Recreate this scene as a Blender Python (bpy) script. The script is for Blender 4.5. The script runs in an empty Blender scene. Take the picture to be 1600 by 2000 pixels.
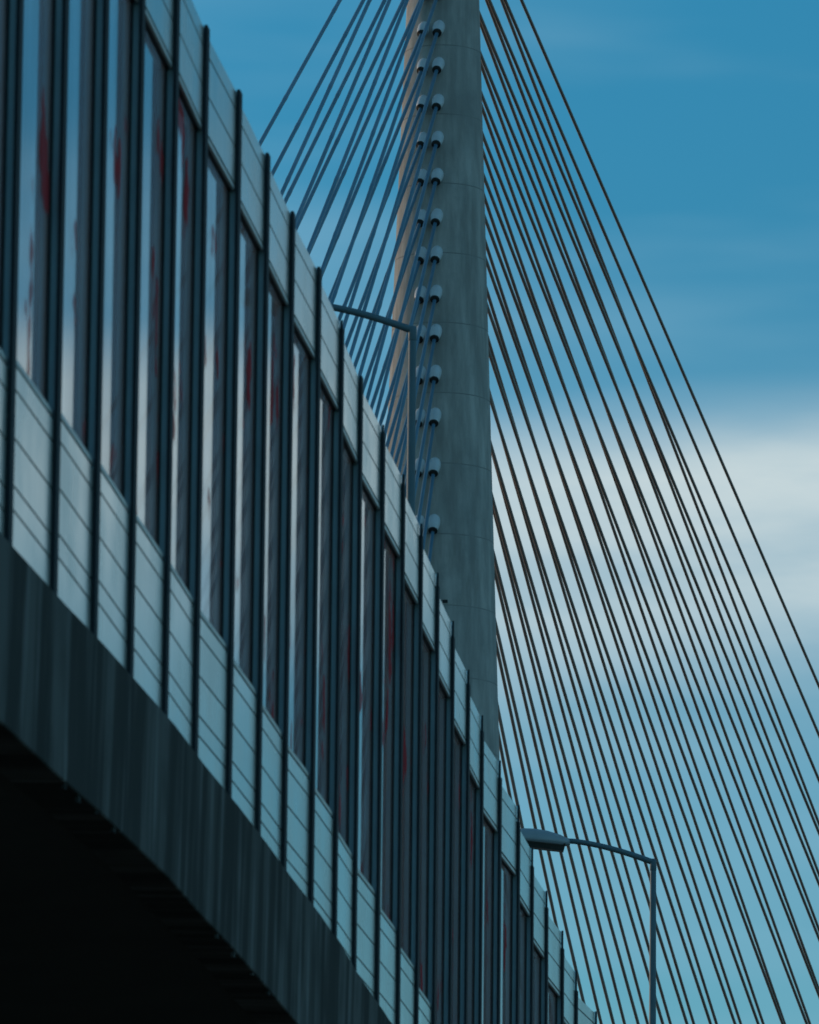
import bpy, bmesh, math, random
from mathutils import Vector, Matrix

random.seed(7)
scene = bpy.context.scene
C = scene.collection
R = math.radians

# ------------------------------------------------------------------ camera
CAMZ = 1.6                                   # eye height; heights below are relative to the eye and lifted by CAMZ
F = 14000.0                                  # focal length in pixels of a 1600 px wide frame
PITCH = math.atan(2735 / F)
ROLL = math.atan(0.0105)
fwd = Vector((0, math.cos(PITCH), math.sin(PITCH)))
up0 = Vector((0, -math.sin(PITCH), math.cos(PITCH)))
rt = math.cos(ROLL) * Vector((1, 0, 0)) + math.sin(ROLL) * up0
upv = -math.sin(ROLL) * Vector((1, 0, 0)) + math.cos(ROLL) * up0
cam = bpy.data.cameras.new('camera')
cam.sensor_fit = 'HORIZONTAL'
cam.sensor_width = 36.0
cam.lens = F / 1600 * 36.0
cam.clip_start = 1.0
cam.clip_end = 20000.0
cam.dof.use_dof = True
cam.dof.focus_distance = 165.0
cam.dof.aperture_fstop = 9.0
cam_ob = bpy.data.objects.new('camera', cam)
M = Matrix.Identity(4)
for r_ in range(3):
    M[r_][0] = rt[r_]; M[r_][1] = upv[r_]; M[r_][2] = -fwd[r_]
M[2][3] = CAMZ
cam_ob.matrix_world = M
C.objects.link(cam_ob)
scene.camera = cam_ob

# ------------------------------------------------------------------ sky, sun, exposure
SUN_AZ, SUN_EL = -56.0, 9.0                  # degrees from the view direction (+Y) towards the right; elevation
world = bpy.data.worlds.new('World')
scene.world = world
world.use_nodes = True
nt = world.node_tree
nt.nodes.clear()

def N(tree, typ, **kw):
    n = tree.nodes.new(typ)
    for k, v in kw.items():
        setattr(n, k, v)
    return n

def math_node(tree, op, a, b=None, c=None, clamp=False):
    n = tree.nodes.new('ShaderNodeMath'); n.operation = op; n.use_clamp = clamp
    for i, v in enumerate((a, b, c)):
        if v is None: continue
        if isinstance(v, (int, float)): n.inputs[i].default_value = v
        else: tree.links.new(v, n.inputs[i])
    return n.outputs[0]

def smooth(tree, v, lo, hi, a=0.0, b=1.0):
    n = tree.nodes.new('ShaderNodeMapRange'); n.interpolation_type = 'SMOOTHSTEP'
    tree.links.new(v, n.inputs['Value'])
    n.inputs['From Min'].default_value = lo; n.inputs['From Max'].default_value = hi
    n.inputs['To Min'].default_value = a; n.inputs['To Max'].default_value = b
    return n.outputs['Result']

def mixc(tree, fac, a, b, mode='MIX'):
    n = tree.nodes.new('ShaderNodeMix'); n.data_type = 'RGBA'; n.blend_type = mode
    for i, v in ((0, fac), (6, a), (7, b)):
        if isinstance(v, (int, float)): n.inputs[i].default_value = v
        elif isinstance(v, tuple): n.inputs[i].default_value = (*v, 1)
        else: tree.links.new(v, n.inputs[i])
    return n.outputs[2]

sky = N(nt, 'ShaderNodeTexSky', sky_type='NISHITA', sun_disc=False)
sky.sun_elevation = R(SUN_EL)
sky.sun_rotation = R(SUN_AZ)
sky.air_density = 1.0; sky.dust_density = 0.15; sky.ozone_density = 2.0
tc = N(nt, 'ShaderNodeTexCoord')
sep = N(nt, 'ShaderNodeSeparateXYZ'); nt.links.new(tc.outputs['Generated'], sep.inputs[0])
az = math_node(nt, 'ARCTAN2', sep.outputs[0], sep.outputs[1])
el = math_node(nt, 'ARCSINE', sep.outputs[2])
# long flat streaks of cloud, wider than tall, over the whole sky
def streaks(sa, se, seed, detail, rough):
    cx = N(nt, 'ShaderNodeCombineXYZ')
    nt.links.new(math_node(nt, 'MULTIPLY', az, sa), cx.inputs[0])
    nt.links.new(math_node(nt, 'MULTIPLY', el, se), cx.inputs[1])
    cx.inputs[2].default_value = seed
    no = N(nt, 'ShaderNodeTexNoise'); no.inputs['Scale'].default_value = 1.0
    no.inputs['Detail'].default_value = detail; no.inputs['Roughness'].default_value = rough
    nt.links.new(cx.outputs[0], no.inputs['Vector'])
    return no.outputs['Fac']
n1 = streaks(5.0, 22.0, 3.7, 2.0, 0.45)
n2 = streaks(11.0, 60.0, 9.1, 3.0, 0.5)
n3 = streaks(2.0, 4.0, 5.2, 1.0, 0.5)
elw = math_node(nt, 'ADD', el, math_node(nt, 'MULTIPLY_ADD', n1, 0.026, -0.013))
elw = math_node(nt, 'ADD', elw, math_node(nt, 'MULTIPLY_ADD', n2, 0.012, -0.006))
elw = math_node(nt, 'ADD', elw, math_node(nt, 'MULTIPLY', math_node(nt, 'SINE', az), -0.06))      # the bank lies a little aslant
n4 = streaks(26.0, 95.0, 1.3, 4.0, 0.6)
# bank of pale stratus low in the sky
lo = smooth(nt, elw, 0.150, 0.186)
hi = smooth(nt, elw, 0.1975, 0.2105, 1.0, 0.0)
bank = math_node(nt, 'MULTIPLY', lo, hi)
bank = math_node(nt, 'MULTIPLY', bank, smooth(nt, n2, 0.25, 0.58, 0.72, 1.0))
bank = math_node(nt, 'MULTIPLY', bank, smooth(nt, n4, 0.30, 0.65, 0.80, 1.0))
bank = math_node(nt, 'MULTIPLY', bank, smooth(nt, az, -0.03, 0.02, 0.45, 1.0))
# thin veils
veil = math_node(nt, 'MULTIPLY', smooth(nt, n2, 0.42, 0.75), 0.22)
veil = math_node(nt, 'ADD', veil, math_node(nt, 'MULTIPLY', smooth(nt, n1, 0.42, 0.62), 0.30))
air = mixc(nt, smooth(nt, el, 0.10, 0.30), (0.60, 1.12, 1.34), (0.24, 1.06, 1.33))
tint = mixc(nt, 1.0, sky.outputs['Color'], air, 'MULTIPLY')
tint = mixc(nt, smooth(nt, n3, 0.40, 0.62), mixc(nt, 1.0, tint, (0.74, 0.86, 0.88), 'MULTIPLY'), tint)
mixed = mixc(nt, veil, tint, (2.6, 4.8, 6.2))
mixed = mixc(nt, bank, mixed, (5.6, 6.7, 7.0))
bg = N(nt, 'ShaderNodeBackground'); bg.inputs['Strength'].default_value = 0.10
nt.links.new(mixed, bg.inputs['Color'])
wo = N(nt, 'ShaderNodeOutputWorld'); nt.links.new(bg.outputs[0], wo.inputs[0])

sun = bpy.data.lights.new('sun', 'SUN')
sun.energy = 1.5; sun.angle = R(12); sun.color = (1.0, 0.66, 0.42)
sun_ob = bpy.data.objects.new('sun', sun); C.objects.link(sun_ob)
sd = Vector((math.sin(R(SUN_AZ)) * math.cos(R(SUN_EL)), math.cos(R(SUN_AZ)) * math.cos(R(SUN_EL)), math.sin(R(SUN_EL))))
sun_ob.rotation_euler = (-sd).to_track_quat('-Z', 'Y').to_euler()
sun_ob.location = (-60, 40, 60)

vs = scene.view_settings
vs.view_transform = 'Standard'; vs.look = 'None'; vs.gamma = 1.0; vs.exposure = 0.0; vs.use_curve_mapping = False
scene.cycles.max_bounces = 10
scene.cycles.transparent_max_bounces = 64

# ------------------------------------------------------------------ helpers
def new_mat(name):
    m = bpy.data.materials.new(name); m.use_nodes = True
    t = m.node_tree; p = t.nodes['Principled BSDF']
    return m, t, p

def noise(t, vec, scale, detail=3.0, rough=0.55):
    n = t.nodes.new('ShaderNodeTexNoise')
    n.inputs['Scale'].default_value = scale; n.inputs['Detail'].default_value = detail
    n.inputs['Roughness'].default_value = rough
    if vec is not None: t.links.new(vec, n.inputs['Vector'])
    return n.outputs['Fac']

def world_pos(t, sx=1, sy=1, sz=1):
    g = t.nodes.new('ShaderNodeNewGeometry')
    m = t.nodes.new('ShaderNodeMapping'); m.inputs['Scale'].default_value = (sx, sy, sz)
    t.links.new(g.outputs['Position'], m.inputs['Vector'])
    return m.outputs['Vector']

def bump(t, p, h, strength, dist):
    b = t.nodes.new('ShaderNodeBump'); b.inputs['Strength'].default_value = strength
    b.inputs['Distance'].default_value = dist
    t.links.new(h, b.inputs['Height']); t.links.new(b.outputs[0], p.inputs['Normal'])

def simple(name, col, rough, metal=0.0, var=0.25, scale=6.0, sx=1, sy=1, sz=1):
    m, t, p = new_mat(name)
    f = noise(t, world_pos(t, sx, sy, sz), scale, 4.0)
    a = tuple(c * (1 - var) for c in col); b = tuple(min(1, c * (1 + var)) for c in col)
    t.links.new(mixc(t, f, a, b), p.inputs['Base Color'])
    p.inputs['Roughness'].default_value = rough; p.inputs['Metallic'].default_value = metal
    return m

# painted aluminium sound-absorbing cassettes: pale grey, satin, faint run-off streaks
def make_panel_mat():
    m, t, p = new_mat('panel_paint')
    info = t.nodes.new('ShaderNodeObjectInfo')
    streak = noise(t, world_pos(t, 9, 9, 0.6), 1.0, 4.0)
    blot = noise(t, world_pos(t, 1, 1, 1), 1.1, 3.0)
    c = mixc(t, smooth(t, streak, 0.45, 0.75, 0.0, 0.30), (0.66, 0.67, 0.63), (0.46, 0.47, 0.44))
    c = mixc(t, smooth(t, blot, 0.5, 0.8, 0.0, 0.25), c, (0.50, 0.53, 0.50))
    c = mixc(t, math_node(t, 'MULTIPLY', info.outputs['Random'], 0.22), c, (0.44, 0.47, 0.46))
    t.links.new(c, p.inputs['Base Color'])
    p.inputs['Metallic'].default_value = 0.45
    t.links.new(smooth(t, blot, 0.3, 0.7, 0.20, 0.30), p.inputs['Roughness'])
    return m
PANEL = make_panel_mat()
CORE = simple('panel_core_dark', (0.016, 0.018, 0.018), 0.7, 0.0, 0.3, 12)
RAIL = simple('rail_aluminium', (0.50, 0.52, 0.50), 0.42, 0.4, 0.15, 14)
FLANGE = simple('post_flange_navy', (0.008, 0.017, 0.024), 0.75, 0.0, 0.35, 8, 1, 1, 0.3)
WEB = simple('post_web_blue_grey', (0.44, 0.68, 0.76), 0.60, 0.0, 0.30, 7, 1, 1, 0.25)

COLLAR = simple('collar_rubber_black', (0.012, 0.014, 0.016), 0.6, 0.0, 0.2, 4.0)

def make_glass():
    m = bpy.data.materials.new('pane_glass'); m.use_nodes = True
    t = m.node_tree; t.nodes.clear()
    g = t.nodes.new('ShaderNodeNewGeometry')
    dot = t.nodes.new('ShaderNodeVectorMath'); dot.operation = 'DOT_PRODUCT'
    t.links.new(g.outputs['Incoming'], dot.inputs[0]); t.links.new(g.outputs['Normal'], dot.inputs[1])
    cos = math_node(t, 'ABSOLUTE', dot.outputs['Value'])
    sch = math_node(t, 'POWER', math_node(t, 'SUBTRACT', 1.0, cos, clamp=True), 5.0)
    fac = math_node(t, 'MULTIPLY_ADD', sch, 0.95, 0.05)
    tp_ = t.nodes.new('ShaderNodeBsdfTransparent'); tp_.inputs[0].default_value = (0.62, 0.68, 0.72, 1)
    tl = t.nodes.new('ShaderNodeBsdfTranslucent'); tl.inputs[0].default_value = (0.42, 0.50, 0.58, 1)
    tr = t.nodes.new('ShaderNodeMixShader'); tr.inputs[0].default_value = 0.17
    t.links.new(tp_.outputs[0], tr.inputs[1]); t.links.new(tl.outputs[0], tr.inputs[2])
    gl = t.nodes.new('ShaderNodeBsdfGlossy'); gl.inputs['Roughness'].default_value = 0.03
    gl.inputs['Color'].default_value = (0.96, 0.97, 0.97, 1)
    mx = t.nodes.new('ShaderNodeMixShader')
    t.links.new(fac, mx.inputs[0]); t.links.new(tr.outputs[0], mx.inputs[1]); t.links.new(gl.outputs[0], mx.inputs[2])
    # sprayed red paint and grime left on some panes
    info = t.nodes.new('ShaderNodeObjectInfo')
    off = t.nodes.new('ShaderNodeCombineXYZ')
    t.links.new(math_node(t, 'MULTIPLY', info.outputs['Random'], 57.0), off.inputs[0])
    add = t.nodes.new('ShaderNodeVectorMath'); add.operation = 'ADD'
    t.links.new(world_pos(t, 1.0, 1.0, 0.55), add.inputs[0]); t.links.new(off.outputs[0], add.inputs[1])
    n1_ = noise(t, add.outputs[0], 1.9, 3.0, 0.55)
    red = smooth(t, n1_, 0.605, 0.665, 0.0, 0.85)
    dif = t.nodes.new('ShaderNodeBsdfDiffuse'); dif.inputs[0].default_value = (0.55, 0.035, 0.04, 1)
    m2 = t.nodes.new('ShaderNodeMixShader')
    t.links.new(red, m2.inputs[0]); t.links.new(mx.outputs[0], m2.inputs[1]); t.links.new(dif.outputs[0], m2.inputs[2])
    # a thin film of dust
    dust = t.nodes.new('ShaderNodeBsdfDiffuse'); dust.inputs[0].default_value = (0.24, 0.29, 0.33, 1)
    d = noise(t, world_pos(t, 0.0, 4.0, 0.22), 1.0, 3.0)
    m3 = t.nodes.new('ShaderNodeMixShader')
    t.links.new(smooth(t, d, 0.35, 0.75, 0.03, 0.20), m3.inputs[0])
    t.links.new(m2.outputs[0], m3.inputs[1]); t.links.new(dust.outputs[0], m3.inputs[2])
    o = t.nodes.new('ShaderNodeOutputMaterial'); t.links.new(m3.outputs[0], o.inputs[0])
    return m
GLASS = make_glass()

def make_edge_concrete():
    m, t, p = new_mat('edge_beam_concrete')
    s1 = noise(t, world_pos(t, 0.0, 1.5, 0.14), 1.0, 4.0, 0.6)
    s2 = noise(t, world_pos(t, 0.0, 3.2, 0.30), 1.0, 4.0, 0.6)
    b = noise(t, world_pos(t, 1, 1, 1), 1.1, 5.0)
    c = mixc(t, smooth(t, s1, 0.44, 0.58), (0.048, 0.047, 0.043), (0.135, 0.132, 0.124))
    c = mixc(t, smooth(t, s2, 0.52, 0.70, 0.0, 0.70), c, (0.27, 0.265, 0.255))
    c = mixc(t, smooth(t, b, 0.42, 0.75, 0.0, 0.55), c, (0.026, 0.028, 0.025))
    t.links.new(c, p.inputs['Base Color']); p.inputs['Roughness'].default_value = 0.95; p.inputs['Specular IOR Level'].default_value = 0.2
    bump(t, p, s2, 0.25, 0.02)
    return m
EDGE = make_edge_concrete()
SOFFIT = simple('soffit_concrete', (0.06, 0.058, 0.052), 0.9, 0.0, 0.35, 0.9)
ASPHALT = simple('asphalt', (0.05, 0.05, 0.052), 0.9, 0.0, 0.3, 3.0)
GROUND = simple('ground_earth', (0.055, 0.060, 0.045), 0.95, 0.0, 0.45, 0.15)

def make_pylon_concrete():
    m, t, p = new_mat('pylon_concrete')
    a = noise(t, world_pos(t, 1, 1, 0.16), 1.3, 5.0, 0.6)
    b = noise(t, world_pos(t, 1, 1, 1), 0.45, 5.0, 0.6)
    fine = noise(t, world_pos(t, 1, 1, 1), 7.0, 4.0, 0.7)
    g = t.nodes.new('ShaderNodeNewGeometry'); s = t.nodes.new('ShaderNodeSeparateXYZ')
    t.links.new(g.outputs['Position'], s.inputs[0])
    lift = math_node(t, 'FLOOR', math_node(t, 'DIVIDE', s.outputs[2], 4.1))
    wn = t.nodes.new('ShaderNodeTexWhiteNoise'); wn.noise_dimensions = '1D'
    t.links.new(lift, wn.inputs['W'])
    c = mixc(t, smooth(t, a, 0.3, 0.75), (0.33, 0.31, 0.285), (0.60, 0.565, 0.52))
    c = mixc(t, math_node(t, 'MULTIPLY', wn.outputs['Value'], 0.28), c, (0.38, 0.375, 0.36))
    c = mixc(t, smooth(t, b, 0.45, 0.75, 0.0, 0.55), c, (0.29, 0.285, 0.27))
    c = mixc(t, smooth(t, fine, 0.55, 0.8, 0.0, 0.30), c, (0.19, 0.195, 0.19))
    t.links.new(c, p.inputs['Base Color']); p.inputs['Roughness'].default_value = 0.9
    bump(t, p, fine, 0.35, 0.04)
    return m
PYLON = make_pylon_concrete()
JOINT = simple('lift_joint_concrete', (0.31, 0.305, 0.29), 0.95, 0, 0.3, 1.0)  # concrete of the pour joints, a little darker than the shaft
DOME = simple('anchor_hood_grey', (0.66, 0.68, 0.70), 0.40, 0.0, 0.18, 2.5)
CABLE = simple('cable_sheath_lit_blue', (0.12, 0.25, 0.34), 0.42, 0.0, 0.22, 0.8)  # sheath of the near fan, its bluish lit look put into the colour
CABLE2 = simple('cable_sheath_backlit', (0.33, 0.26, 0.235), 0.45, 0.0, 0.22, 0.8)  # same sheath on the far fan, its backlit tone put into the colour
GALV = simple('galvanised_steel', (0.10, 0.17, 0.20), 0.60, 0.10, 0.25, 3.0)
HEADM = simple('lamp_head_grey', (0.30, 0.36, 0.39), 0.38, 0.1, 0.15, 5.0)
LENS = simple('lamp_lens_dark', (0.03, 0.035, 0.033), 0.18, 0.0, 0.3, 9.0)

def mesh_obj(name, verts, faces, mat, parent=None, smooth_=False, mats=None, fmat=None):
    me = bpy.data.meshes.new(name)
    me.from_pydata([tuple(v) for v in verts], [], faces)
    for mm in (mats or [mat]): me.materials.append(mm)
    if fmat:
        for p, k in zip(me.polygons, fmat): p.material_index = k
    if smooth_:
        for p in me.polygons: p.use_smooth = True
    bm = bmesh.new(); bm.from_mesh(me); bmesh.ops.recalc_face_normals(bm, faces=bm.faces); bm.to_mesh(me); bm.free()
    me.update()
    o = bpy.data.objects.new(name, me); C.objects.link(o)
    if parent: o.parent = parent
    return o

def empty(name, loc, label, cat, group=None):
    o = bpy.data.objects.new(name, None); o.location = loc; C.objects.link(o)
    o['label'] = label; o['category'] = cat
    if group: o['group'] = group
    return o

BOXF = [(0, 3, 2, 1), (4, 5, 6, 7), (0, 1, 5, 4), (1, 2, 6, 5), (2, 3, 7, 6), (3, 0, 4, 7)]
def frame_box(P, D, Nn, a0, a1, b0, b1, z0, z1, bev=0.0):
    """box in a bay frame: a along D, b along outward normal, absolute heights"""
    if bev == 0.0:
        vs_ = []
        for z in (z0, z1):
            for a, b in ((a0, b0), (a1, b0), (a1, b1), (a0, b1)):
                q = P + D * a + Nn * b; vs_.append((q.x, q.y, z))
        return vs_, list(BOXF)
    # outward face chamfered on all four sides
    vs_ = []
    for a, b, z in ((a0, b0, z0), (a1, b0, z0), (a1, b0, z1), (a0, b0, z1),
                    (a0, b1 - bev, z0), (a1, b1 - bev, z0), (a1, b1 - bev, z1), (a0, b1 - bev, z1),
                    (a0 + bev, b1, z0 + bev), (a1 - bev, b1, z0 + bev), (a1 - bev, b1, z1 - bev), (a0 + bev, b1, z1 - bev)):
        q = P + D * a + Nn * b; vs_.append((q.x, q.y, z))
    f = [(0, 1, 2, 3), (8, 9, 10, 11)]
    for k in range(4):
        n_ = (k + 1) % 4
        f += [(k, n_, 4 + n_, 4 + k), (4 + k, 4 + n_, 8 + n_, 8 + k)]
    return vs_, f

def local(vs_, org):
    return [(v[0] - org[0], v[1] - org[1], v[2] - org[2]) for v in vs_]

def tube(pts, radii, seg=12, cap=True):
    """tube through pts (Vectors) with a radius at each"""
    vs_, fs = [], []
    n = len(pts)
    for i, p in enumerate(pts):
        d = (pts[min(i + 1, n - 1)] - pts[max(i - 1, 0)]).normalized()
        a = d.cross(Vector((0, 0, 1)))
        if a.length < 1e-4: a = d.cross(Vector((0, 1, 0)))
        a.normalize(); b = d.cross(a).normalized()
        for k in range(seg):
            t = 2 * math.pi * k / seg
            vs_.append(p + (a * math.cos(t) + b * math.sin(t)) * radii[i])
    for i in range(n - 1):
        for k in range(seg):
            k2 = (k + 1) % seg
            fs.append((i * seg + k, i * seg + k2, (i + 1) * seg + k2, (i + 1) * seg + k))
    if cap:
        fs.append(tuple(range(seg - 1, -1, -1))); fs.append(tuple((n - 1) * seg + k for k in range(seg)))
    return vs_, fs

# ------------------------------------------------------------------ ground
g = mesh_obj('ground', [(-6000, -6000, 0), (6000, -6000, 0), (6000, 9000, 0), (-6000, 9000, 0)], [(0, 1, 2, 3)], GROUND)
g['kind'] = 'structure'

# ------------------------------------------------------------------ line of the ramp
# post stations 1.985 m apart: sideways position and height of the post heads (crest in the near part, falling away beyond)
STA = {-3: (-3.08, 13.90), -2: (-2.90, 14.02), -1: (-2.72, 14.12), 0: (-2.536, 14.21), 1: (-2.343, 14.29), 2: (-2.160, 14.365),
       3: (-1.985, 14.425), 4: (-1.800, 14.452), 5: (-1.632, 14.478), 6: (-1.418, 14.470), 7: (-1.222, 14.437), 8: (-1.039, 14.412),
       9: (-0.830, 14.380), 10: (-0.640, 14.335), 11: (-0.474, 14.245), 12: (-0.265, 14.183), 13: (-0.065, 14.093),
       14: (0.122, 13.978), 15: (0.304, 13.836), 16: (0.483, 13.679), 17: (0.671, 13.489), 18: (0.849, 13.309),
       19: (1.082, 13.111), 20: (1.332, 12.894), 21: (1.534, 12.680), 22: (1.752, 12.434), 23: (1.995, 12.206),
       24: (2.221, 11.963), 25: (2.536, 11.679), 26: (2.80, 11.40), 27: (3.07, 11.11), 28: (3.34, 10.82), 29: (3.61, 10.53), 30: (3.88, 10.24)}
CURB = {0: 8.408, 1: 8.453, 2: 8.525, 3: 8.585, 4: 8.63, 5: 8.648, 6: 8.640, 7: 8.630, 8: 8.622, 9: 8.600, 10: 8.562, 11: 8.525, 12: 8.470}
def sta(i):
    if i < -3: return (-3.08 + 0.18 * (i + 3), 13.90 + 0.13 * (i + 3))
    if i > 30: return (3.88 + 0.27 * (i - 30), 10.24 - 0.28 * (i - 30))
    return STA[i]
def YS(i): return 46.48 + 1.985 * (i - 1)
def PX(i): return Vector((sta(i)[0] + 0.018, YS(i), 0))
def ZT(i): return sta(i)[1] + CAMZ
def ZC(i):                                   # top of the concrete edge beam
    if i in CURB: return CURB[i] + CAMZ
    if i < 0: return 8.408 + 0.055 * i + CAMZ
    return sta(i)[1] - 5.71 + CAMZ

# ------------------------------------------------------------------ ramp viaduct
I0, I1 = -9, 40
via = empty('ramp_viaduct', (PX(0).x - 5, YS(0), 0), 'dark stained concrete ramp carrying the noise barrier, underside in black shade', 'viaduct')
vorg = Vector(via.location)
def edge_dir(i):
    d = (PX(i + 1) - PX(i - 1)).normalized()
    return d, Vector((d.y, -d.x, 0))
def sweep(name, prof, mat, lo_=I0, hi_=I1, sub=1):
    """prof: (outward offset, height relative to the top of the edge beam) closed outline, swept along the ramp"""
    vs_, fs = [], []
    k = len(prof); cnt = 0
    for i in range(lo_, hi_ + 1):
        d, n_ = edge_dir(i); p = PX(i); z = ZC(i)
        for (b, h) in prof:
            q = p + n_ * b; vs_.append((q.x, q.y, z + h))
        cnt += 1
    for s_ in range(cnt - 1):
        for j in range(k):
            j2 = (j + 1) % k
            fs.append((s_ * k + j, s_ * k + j2, (s_ + 1) * k + j2, (s_ + 1) * k + j))
    fs.append(tuple(range(k))); fs.append(tuple((cnt - 1) * k + j for j in range(k)))
    return mesh_obj(name, local(vs_, vorg), fs, mat, via)
sweep('edge_beam', [(-0.32, 0.0), (0.045, 0.0), (0.060, -0.015), (0.040, -1.15), (0.030, -1.16), (-0.32, -1.16)], EDGE)
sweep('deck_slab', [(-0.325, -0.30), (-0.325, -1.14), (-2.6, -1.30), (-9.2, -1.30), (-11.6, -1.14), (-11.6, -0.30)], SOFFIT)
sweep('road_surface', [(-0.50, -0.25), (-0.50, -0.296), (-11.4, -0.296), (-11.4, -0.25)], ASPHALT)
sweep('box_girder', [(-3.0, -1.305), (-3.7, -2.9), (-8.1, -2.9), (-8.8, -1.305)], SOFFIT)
for b0 in (-11.9,):
    sweep('edge_beam', [(b0 - 0.05, 0.0), (b0 + 0.295, 0.0), (b0 + 0.295, -1.16), (b0 + 0.15, -1.16)], EDGE)
# ragged drip nibs under the lower arris of the edge beam
nv, nf = [], []
for i in range(-2, 16):
    d, n_ = edge_dir(i)
    for t in (0.05, 0.3, 0.55, 0.8):
        if random.random() < 0.72: continue
        f_ = i + t + random.uniform(-0.1, 0.1)
        fi = math.floor(f_); u = f_ - fi
        p = PX(fi).lerp(PX(fi + 1), u); z = ZC(fi) * (1 - u) + ZC(fi + 1) * u - 1.158
        w = random.uniform(0.02, 0.06); h = random.uniform(0.02, 0.05)
        v_, f0 = frame_box(p, d, n_, -w, w, 0.002, 0.028, z - h, z + 0.001)
        nf += [tuple(a + len(nv) for a in q) for q in f0]; nv += v_
nib = mesh_obj('drip_nibs', local(nv, vorg), nf, EDGE, via); nib['kind'] = 'stuff'
# piers, all below the picture
for i in (-6, 34):
    d, n_ = edge_dir(i); c = PX(i) - n_ * 5.9
    v_, f_ = tube([Vector((c.x, c.y, -0.2)), Vector((c.x, c.y, ZC(i) - 3.3)), Vector((c.x, c.y, ZC(i) - 2.88))], [0.9, 0.9, 1.5], 24)
    mesh_obj('pier', local(v_, vorg), f_, SOFFIT, via, True)

# ------------------------------------------------------------------ noise barrier
CH = 0.78                                    # cassette height
TOT = 4.62                                   # top of the upper cassette down to the top of the lower ones
bar = empty('noise_barrier', (PX(0).x, YS(0), ZC(0) - 0.25), 'tall noise barrier of dark steel posts, pale panels and glass along the ramp', 'barrier')
borg = Vector(bar.location)
B0, B1 = -3, 30
FO, FI = 0.026, 0.020                        # flange thickness outside / inside
DEP = 0.122                                  # depth of the post
HALF = 0.08

def lev(i): return ZT(i + 1)                 # level of the bay between post i and i+1

def add_box(name, mat, parent, *args, bev=0.0):
    v_, f_ = frame_box(*args, bev=bev)
    return mesh_obj(name, local(v_, borg), f_, mat, parent)

for i in range(B0, B1 + 1):
    d, n_ = edge_dir(i); p = PX(i)
    zb = ZC(i) - 0.22
    head = max(ZT(i), lev(i - 1)) + 0.012
    left = lev(i) + 0.035 if i < B1 else head
    post = add_box('post', WEB, bar, p, d, n_, -0.011, 0.011, -DEP + FI, -FO, zb, head)
    lo_head = min(head - 0.004, left) if head - left > 0.04 else head - 0.004
    add_box('flange', FLANGE, post, p, d, n_, -HALF, HALF, -FO, 0.0, zb, lo_head)
    add_box('flange', FLANGE, post, p, d, n_, -HALF, HALF, -DEP, -DEP + FI, zb, head - 0.03)
    # narrow steel upstand that carries on above the cut flange, against the end of the higher bay
    if head - lo_head > 0.02:
        add_box('end_stop', FLANGE, post, p, d, n_, -HALF, -HALF + 0.028, -0.021, -0.001, lo_head, head - 0.002)

GR = (0.0, 0.20, 0.605, 1.0)                 # edges of the three boards in a cassette, from the top
def cassette(P, D, Nn, L, ztop, jit):
    a0, a1 = 0.034, L - 0.034
    face = -FO - 0.006 + jit
    core = add_box('acoustic_panel', CORE, bar, P, D, Nn, a0 + 0.004, a1 - 0.004, -DEP + FI + 0.004, face - 0.022, ztop - CH + 0.002, ztop - 0.002)
    for k in range(3):
        g_ = 0.0055
        add_box('board', PANEL, core, P, D, Nn, a0, a1, face - 0.040, face, ztop - CH * GR[k + 1] + g_, ztop - CH * GR[k] - g_, bev=0.004)
    return core

for i in range(B0, B1):
    P, Q = PX(i), PX(i + 1)
    dv = Q - P; L = dv.length; d = dv / L; n_ = Vector((d.y, -d.x, 0))
    z = lev(i); jit = random.uniform(-0.002, 0.002)
    cassette(P, d, n_, L, z, jit)
    zl = z - CH
    add_box('rail', RAIL, bar, P, d, n_, 0.034, L - 0.034, -FO - 0.030, -FO - 0.009, zl - 0.050, zl - 0.008, bev=0.004)
    add_box('bottom_rail', CORE, bar, P, d, n_, 0.036, L - 0.036, -DEP + FI + 0.004, -FO - 0.031, zl - 0.046, zl - 0.001)  # dark underside, with the shade below the upper panel put into its colour
    zc = z - TOT
    add_box('rail', RAIL, bar, P, d, n_, 0.034, L - 0.034, -DEP + FI + 0.008, -FO - 0.013, zc + 0.017, zc + 0.064, bev=0.005)
    gp = add_box('glass_pane', GLASS, bar, P, d, n_, 0.030, L - 0.034, -DEP + FI + 0.003, -DEP + FI + 0.011, zc + 0.060, zl - 0.054)
    gf = -DEP + FI + 0.0115
    add_box('gasket', COLLAR, bar, P, d, n_, L - 0.060, L - 0.0125, gf, gf + 0.014, zc + 0.060, zl - 0.054)
    cassette(P, d, n_, L, zc, jit)
    cassette(P, d, n_, L, zc - CH, jit)

# ------------------------------------------------------------------ cable-stayed bridge behind
DP = 400.0
AX = 1.63
bridge = empty('cable_stayed_bridge', (AX, DP, 0), 'cable stayed bridge with round concrete pylon and fans of stay cables', 'bridge')
gorg = Vector(bridge.location)
def prad(z): return 2.13 + 0.0342 * (107 + CAMZ - z)
ZTOP = 131.0
LIFT = 4.1
SEG = 96
bands = []                                   # (z0, r0, z1, r1, joint) rings with their own vertices, so each keeps a crisp edge
z = 0.0
while z < ZTOP - 2:
    a0, a1 = z + 0.03, z + LIFT - 0.03
    bands.append((a0, prad(a0), a1, prad(a1), 0))
    bands.append((a1, prad(a1), a1 + 0.001, prad(a1) - 0.008, 1))
    bands.append((a1 + 0.001, prad(a1) - 0.008, a1 + 0.059, prad(a1) - 0.008, 1))
    bands.append((a1 + 0.059, prad(a1) - 0.008, a1 + 0.06, prad(a1 + 0.06), 1))
    z += LIFT
bands.append((z + 0.03, prad(z), ZTOP + 2.5, prad(ZTOP + 2.5), 0))
vs_, fs, fm = [], [], []
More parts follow.
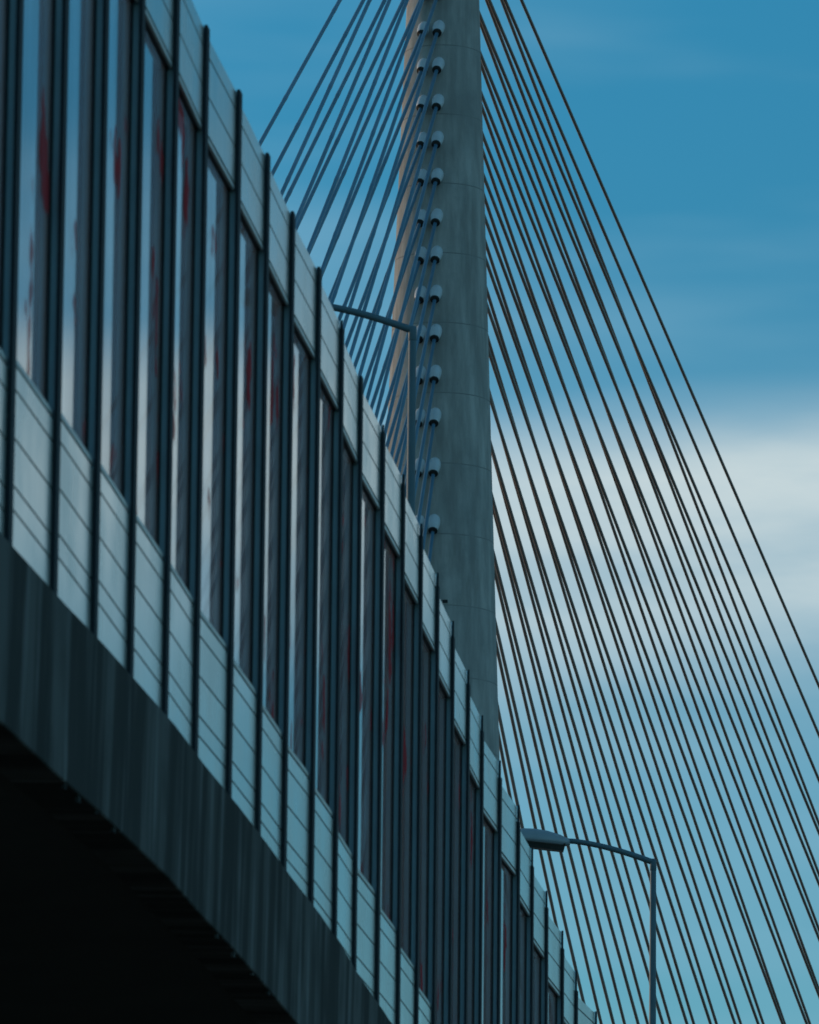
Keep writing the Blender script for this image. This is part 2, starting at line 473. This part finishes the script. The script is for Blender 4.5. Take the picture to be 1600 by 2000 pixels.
for (z0_, r0_, z1_, r1_, k) in bands:
    o_ = len(vs_)
    for zz, rr in ((z0_, r0_), (z1_, r1_)):
        for s_ in range(SEG):
            a = 2 * math.pi * s_ / SEG
            vs_.append((rr * math.cos(a), rr * math.sin(a), zz))
    for s_ in range(SEG):
        s2 = (s_ + 1) % SEG
        fs.append((o_ + s_, o_ + s2, o_ + SEG + s2, o_ + SEG + s_)); fm.append(k)
fs.append(tuple(len(vs_) - SEG + s_ for s_ in range(SEG))); fm.append(0)
pylon = mesh_obj('pylon', vs_, fs, PYLON, bridge, True, mats=[PYLON, JOINT], fmat=fm)

PHI = R(14.0); ZD = 16.0 + CAMZ; WD = 3.6
e_ = Vector((math.sin(PHI), math.cos(PHI), 0)); nn = Vector((math.cos(PHI), -math.sin(PHI), 0))
LEVELS = {k: v - 0.50 for k, v in {-5: 117.5, -4: 115.3, -3: 113.1, -2: 110.9, -1: 108.7, 0: 106.5, 1: 104.3, 2: 102.1, 3: 99.9, 4: 97.7,
          5: 95.3, 6: 93.1, 7: 90.8, 8: 88.5, 9: 86.1, 10: 83.6, 11: 80.7, 12: 77.4}.items()}
DL = [(-5, 130.5), (-4, 123.5), (-3, 116.5), (-2, 110.5), (0, 97.0), (10, 50.5), (12, 41.5)]
def interp(tab, k):
    for (k0, v0), (k1, v1) in zip(tab, tab[1:]):
        if k0 <= k <= k1: return v0 + (v1 - v0) * (k - k0) / (k1 - k0)
DA = {-5: 354.2, -4: 330.0, -3: 310.8, -2: 288.0, -1: 268.3, 0: 248.6, 1: 229.8, 2: 211.4, 3: 193.0, 4: 175.1, 5: 159.5, 6: 142.9, 7: 127.7, 8: 112.5, 9: 97.5, 10: 83, 11: 69, 12: 55}
DB = {-5: 326.5, -4: 308.6, -3: 289.8, -2: 270.5, -1: 253.5, 0: 233.3, 1: 217.7, 2: 201.6, 3: 184.5, 4: 169.3, 5: 154.5, 6: 140, 7: 126, 8: 112, 9: 98, 10: 84, 11: 70, 12: 56}

hood_prof = [(-0.56, 0.02), (-0.55, 0.11), (-0.50, 0.20), (-0.40, 0.285), (-0.26, 0.335), (-0.08, 0.355), (0.10, 0.350), (0.28, 0.325), (0.44, 0.285), (0.54, 0.250), (0.55, 0.24)]
collar_prof = [(0.551, 0.265), (0.63, 0.265), (0.65, 0.25), (0.65, 0.13), (0.72, 0.12), (0.73, 0.10)]
def lathe(prof_, S, dr, seg=20):
    pts = [S + dr * t for t, r_ in prof_]
    return tube(pts, [r_ for t, r_ in prof_], seg)

def stay(S, E, rad, mat, bulge):
    dr = (E - S).normalized(); Lc = (E - S).length
    # anchor hood and collar, then the sheathed cable with its sleeve couplers
    hv, hf = lathe(hood_prof, S, dr)
    cv, cf = lathe(collar_prof, S, dr)
    fm_ = [0] * len(hf) + [1] * len(cf)
    hf = hf + [tuple(a + len(hv) for a in q) for q in cf]
    h = mesh_obj('anchor_hood', local(hv + cv, gorg), hf, DOME, pylon, True, mats=[DOME, COLLAR], fmat=fm_)
    pts, rad_ = [S + dr * 0.6], [rad]
    step = 11.9; t = 9.0 + random.uniform(0, 3)
    while t < Lc - 2:
        for o_, m_ in ((-0.32, 1.0), (-0.28, bulge), (0.28, bulge), (0.32, 1.0)):
            pts.append(S + dr * (t + o_)); rad_.append(rad * m_)
        t += step
    pts.append(E); rad_.append(rad)
    cvs, cfs = tube(pts, rad_, 10)
    mesh_obj('stay_cable', local(cvs, gorg), cfs, mat, bridge, True)

for k, zk in LEVELS.items():
    z = zk + CAMZ; rr = prad(z)
    for side in (-1, 1):                     # towards the viewer: left row, right row
        xo = -0.68 + 0.43 * side
        S = Vector((AX + xo, DP - math.sqrt(rr * rr - xo * xo), z)) + Vector((0, -0.08, 0))
        E = Vector((AX, DP, ZD)) - e_ * interp(DL, k) + nn * WD * side
        stay(S, E, 0.110, CABLE, 1.10)
    for side, D_, a in ((1, DA, 154.0), (-1, DB, 178.0)):   # away from the viewer
        a = R(a)
        S = Vector((AX + rr * math.sin(a), DP - rr * math.cos(a), z + 0.50))
        E = Vector((AX, DP, ZD)) + e_ * D_[k] + nn * WD * side
        stay(S, E, 0.107, CABLE2, 1.03)
# small cable box on the shaft
zb = 74.0
hb_v, hb_f = frame_box(Vector((AX + 0.42, DP - prad(zb) + 0.12, 0)), Vector((1, 0, 0)), Vector((0, -1, 0)), -0.15, 0.15, -0.2, 0.14, zb - 0.09, zb + 0.09)
mesh_obj('junction_box', local(hb_v, gorg), hb_f, COLLAR, pylon)
# deck of the bridge, below the picture
dv_, df_ = [], []
for t in (-160, 380):
    c = Vector((AX, DP, ZD)) + e_ * t
    for b, h in ((-17, -0.2), (17, -0.2), (16, -1.2), (6, -4.2), (-6, -4.2), (-16, -1.2)):
        q = c + nn * b; dv_.append((q.x, q.y, ZD + h))
df_ = [tuple(range(6)), tuple(range(11, 5, -1))] + [(j, (j + 1) % 6, 6 + (j + 1) % 6, 6 + j) for j in range(6)]
mesh_obj('bridge_deck', local(dv_, gorg), df_, SOFFIT, bridge)

# ------------------------------------------------------------------ street lamps on the ramp
def street_lamp(label, x, y, ztop, zbase):
    o = empty('street_lamp', (x, y, zbase), label, 'street lamp', 'street lamps standing on the ramp')
    H = ztop - zbase
    pts = [Vector((0, 0, 0)), Vector((0, 0, 0.6)), Vector((0, 0, 0.62)), Vector((0, 0, H * 0.5)), Vector((0, 0, H - 0.07)), Vector((0, 0, H - 0.01))]
    v_, f_ = tube(pts, [0.13, 0.13, 0.10, 0.066, 0.047, 0.045], 20)
    mesh_obj('pole', v_, f_, GALV, o, True)
    # arm: leaves the pole head, sweeps up and levels out towards the luminaire
    ap = []
    for s_ in range(13):
        t = s_ / 12
        ap.append(Vector((0.02 - 1.36 * t, 0, H - 0.035 + 0.33 * (1 - (1 - t) ** 1.55))))
    v_, f_ = tube(ap, [0.047 - 0.006 * s_ / 12 for s_ in range(13)], 16)
    mesh_obj('arm', v_, f_, GALV, o, True)
    v_, f_ = tube([Vector((0, 0, H - 0.16)), Vector((0, 0, H - 0.15)), Vector((0, 0, H - 0.02)), Vector((0, 0, H + 0.015)), Vector((0, 0, H + 0.03))], [0.047, 0.053, 0.052, 0.050, 0.02], 18)
    mesh_obj('pole_cap', v_, f_, GALV, o, True)
    # luminaire: flat rounded shell over a dark lens tray
    A = ap[-1]
    stations = [(0.05, 0.050, 0.040, -0.045), (-0.03, 0.10, 0.075, -0.065), (-0.10, 0.135, 0.105, -0.070), (-0.30, 0.165, 0.155, -0.065),
                (-0.50, 0.165, 0.175, -0.055), (-0.66, 0.150, 0.170, -0.045), (-0.76, 0.115, 0.145, -0.030), (-0.81, 0.05, 0.09, -0.01)]
    vs2, fs2 = [], []; seg = 16
    tilt = 0.06
    for (sx, hw, tp, bt) in stations:
        for k in range(seg):
            a = 2 * math.pi * k / seg
            cy, sz_ = math.cos(a), math.sin(a)
            yy = hw * math.copysign(abs(cy) ** 0.7, cy)
            zz = (tp if sz_ > 0 else -bt) * math.copysign(abs(sz_) ** (0.8 if sz_ > 0 else 0.3), sz_)
            vs2.append((A.x + sx, A.y + yy, A.z - 0.02 + zz + tilt * (-sx)))
    for q in range(len(stations) - 1):
        for k in range(seg):
            k2 = (k + 1) % seg
            fs2.append((q * seg + k, q * seg + k2, (q + 1) * seg + k2, (q + 1) * seg + k))
    fs2.append(tuple(range(seg - 1, -1, -1))); fs2.append(tuple((len(stations) - 1) * seg + k for k in range(seg)))
    head = mesh_obj('luminaire', vs2, fs2, HEADM, o, True)
    tray = []
    for (sx, hw, dz) in ((-0.02, 0.105, -0.088), (-0.70, 0.125, -0.070)):
        for (yy, zz) in ((-hw, 0.03), (hw, 0.03), (hw * 0.86, -0.085), (-hw * 0.86, -0.085)):
            tray.append((A.x + sx - (0.03 if zz < 0 and sx > -0.1 else (-0.10 if zz < 0 else 0)), A.y + yy, A.z + dz + zz + tilt * (-sx)))
    tf = [(0, 3, 2, 1), (4, 5, 6, 7), (0, 1, 5, 4), (1, 2, 6, 5), (2, 3, 7, 6), (3, 0, 4, 7)]
    mesh_obj('lens_tray', tray, tf, LENS, head)
    return o
def back(px, py, y):
    v = fwd + rt * ((px - 800) / F) - upv * ((py - 1000) / F)
    v = v * (y / v.y); return v
q = back(1276, 1681, 110.0)
i1 = int(round((110.0 - 46.48) / 1.985 + 1)); zbase = ZC(i1) - 0.25
street_lamp('grey street lamp with its head beside the barrier and pole before the cables', q.x, 110.0, q.z + CAMZ, zbase)
q = back(806, 641, 86.0)
i2 = int(round((86.0 - 46.48) / 1.985 + 1)); zbase = ZC(i2) - 0.25
street_lamp('street lamp whose pole crosses the pylon, its arm running behind the barrier top', q.x, 86.0, q.z + CAMZ, zbase)
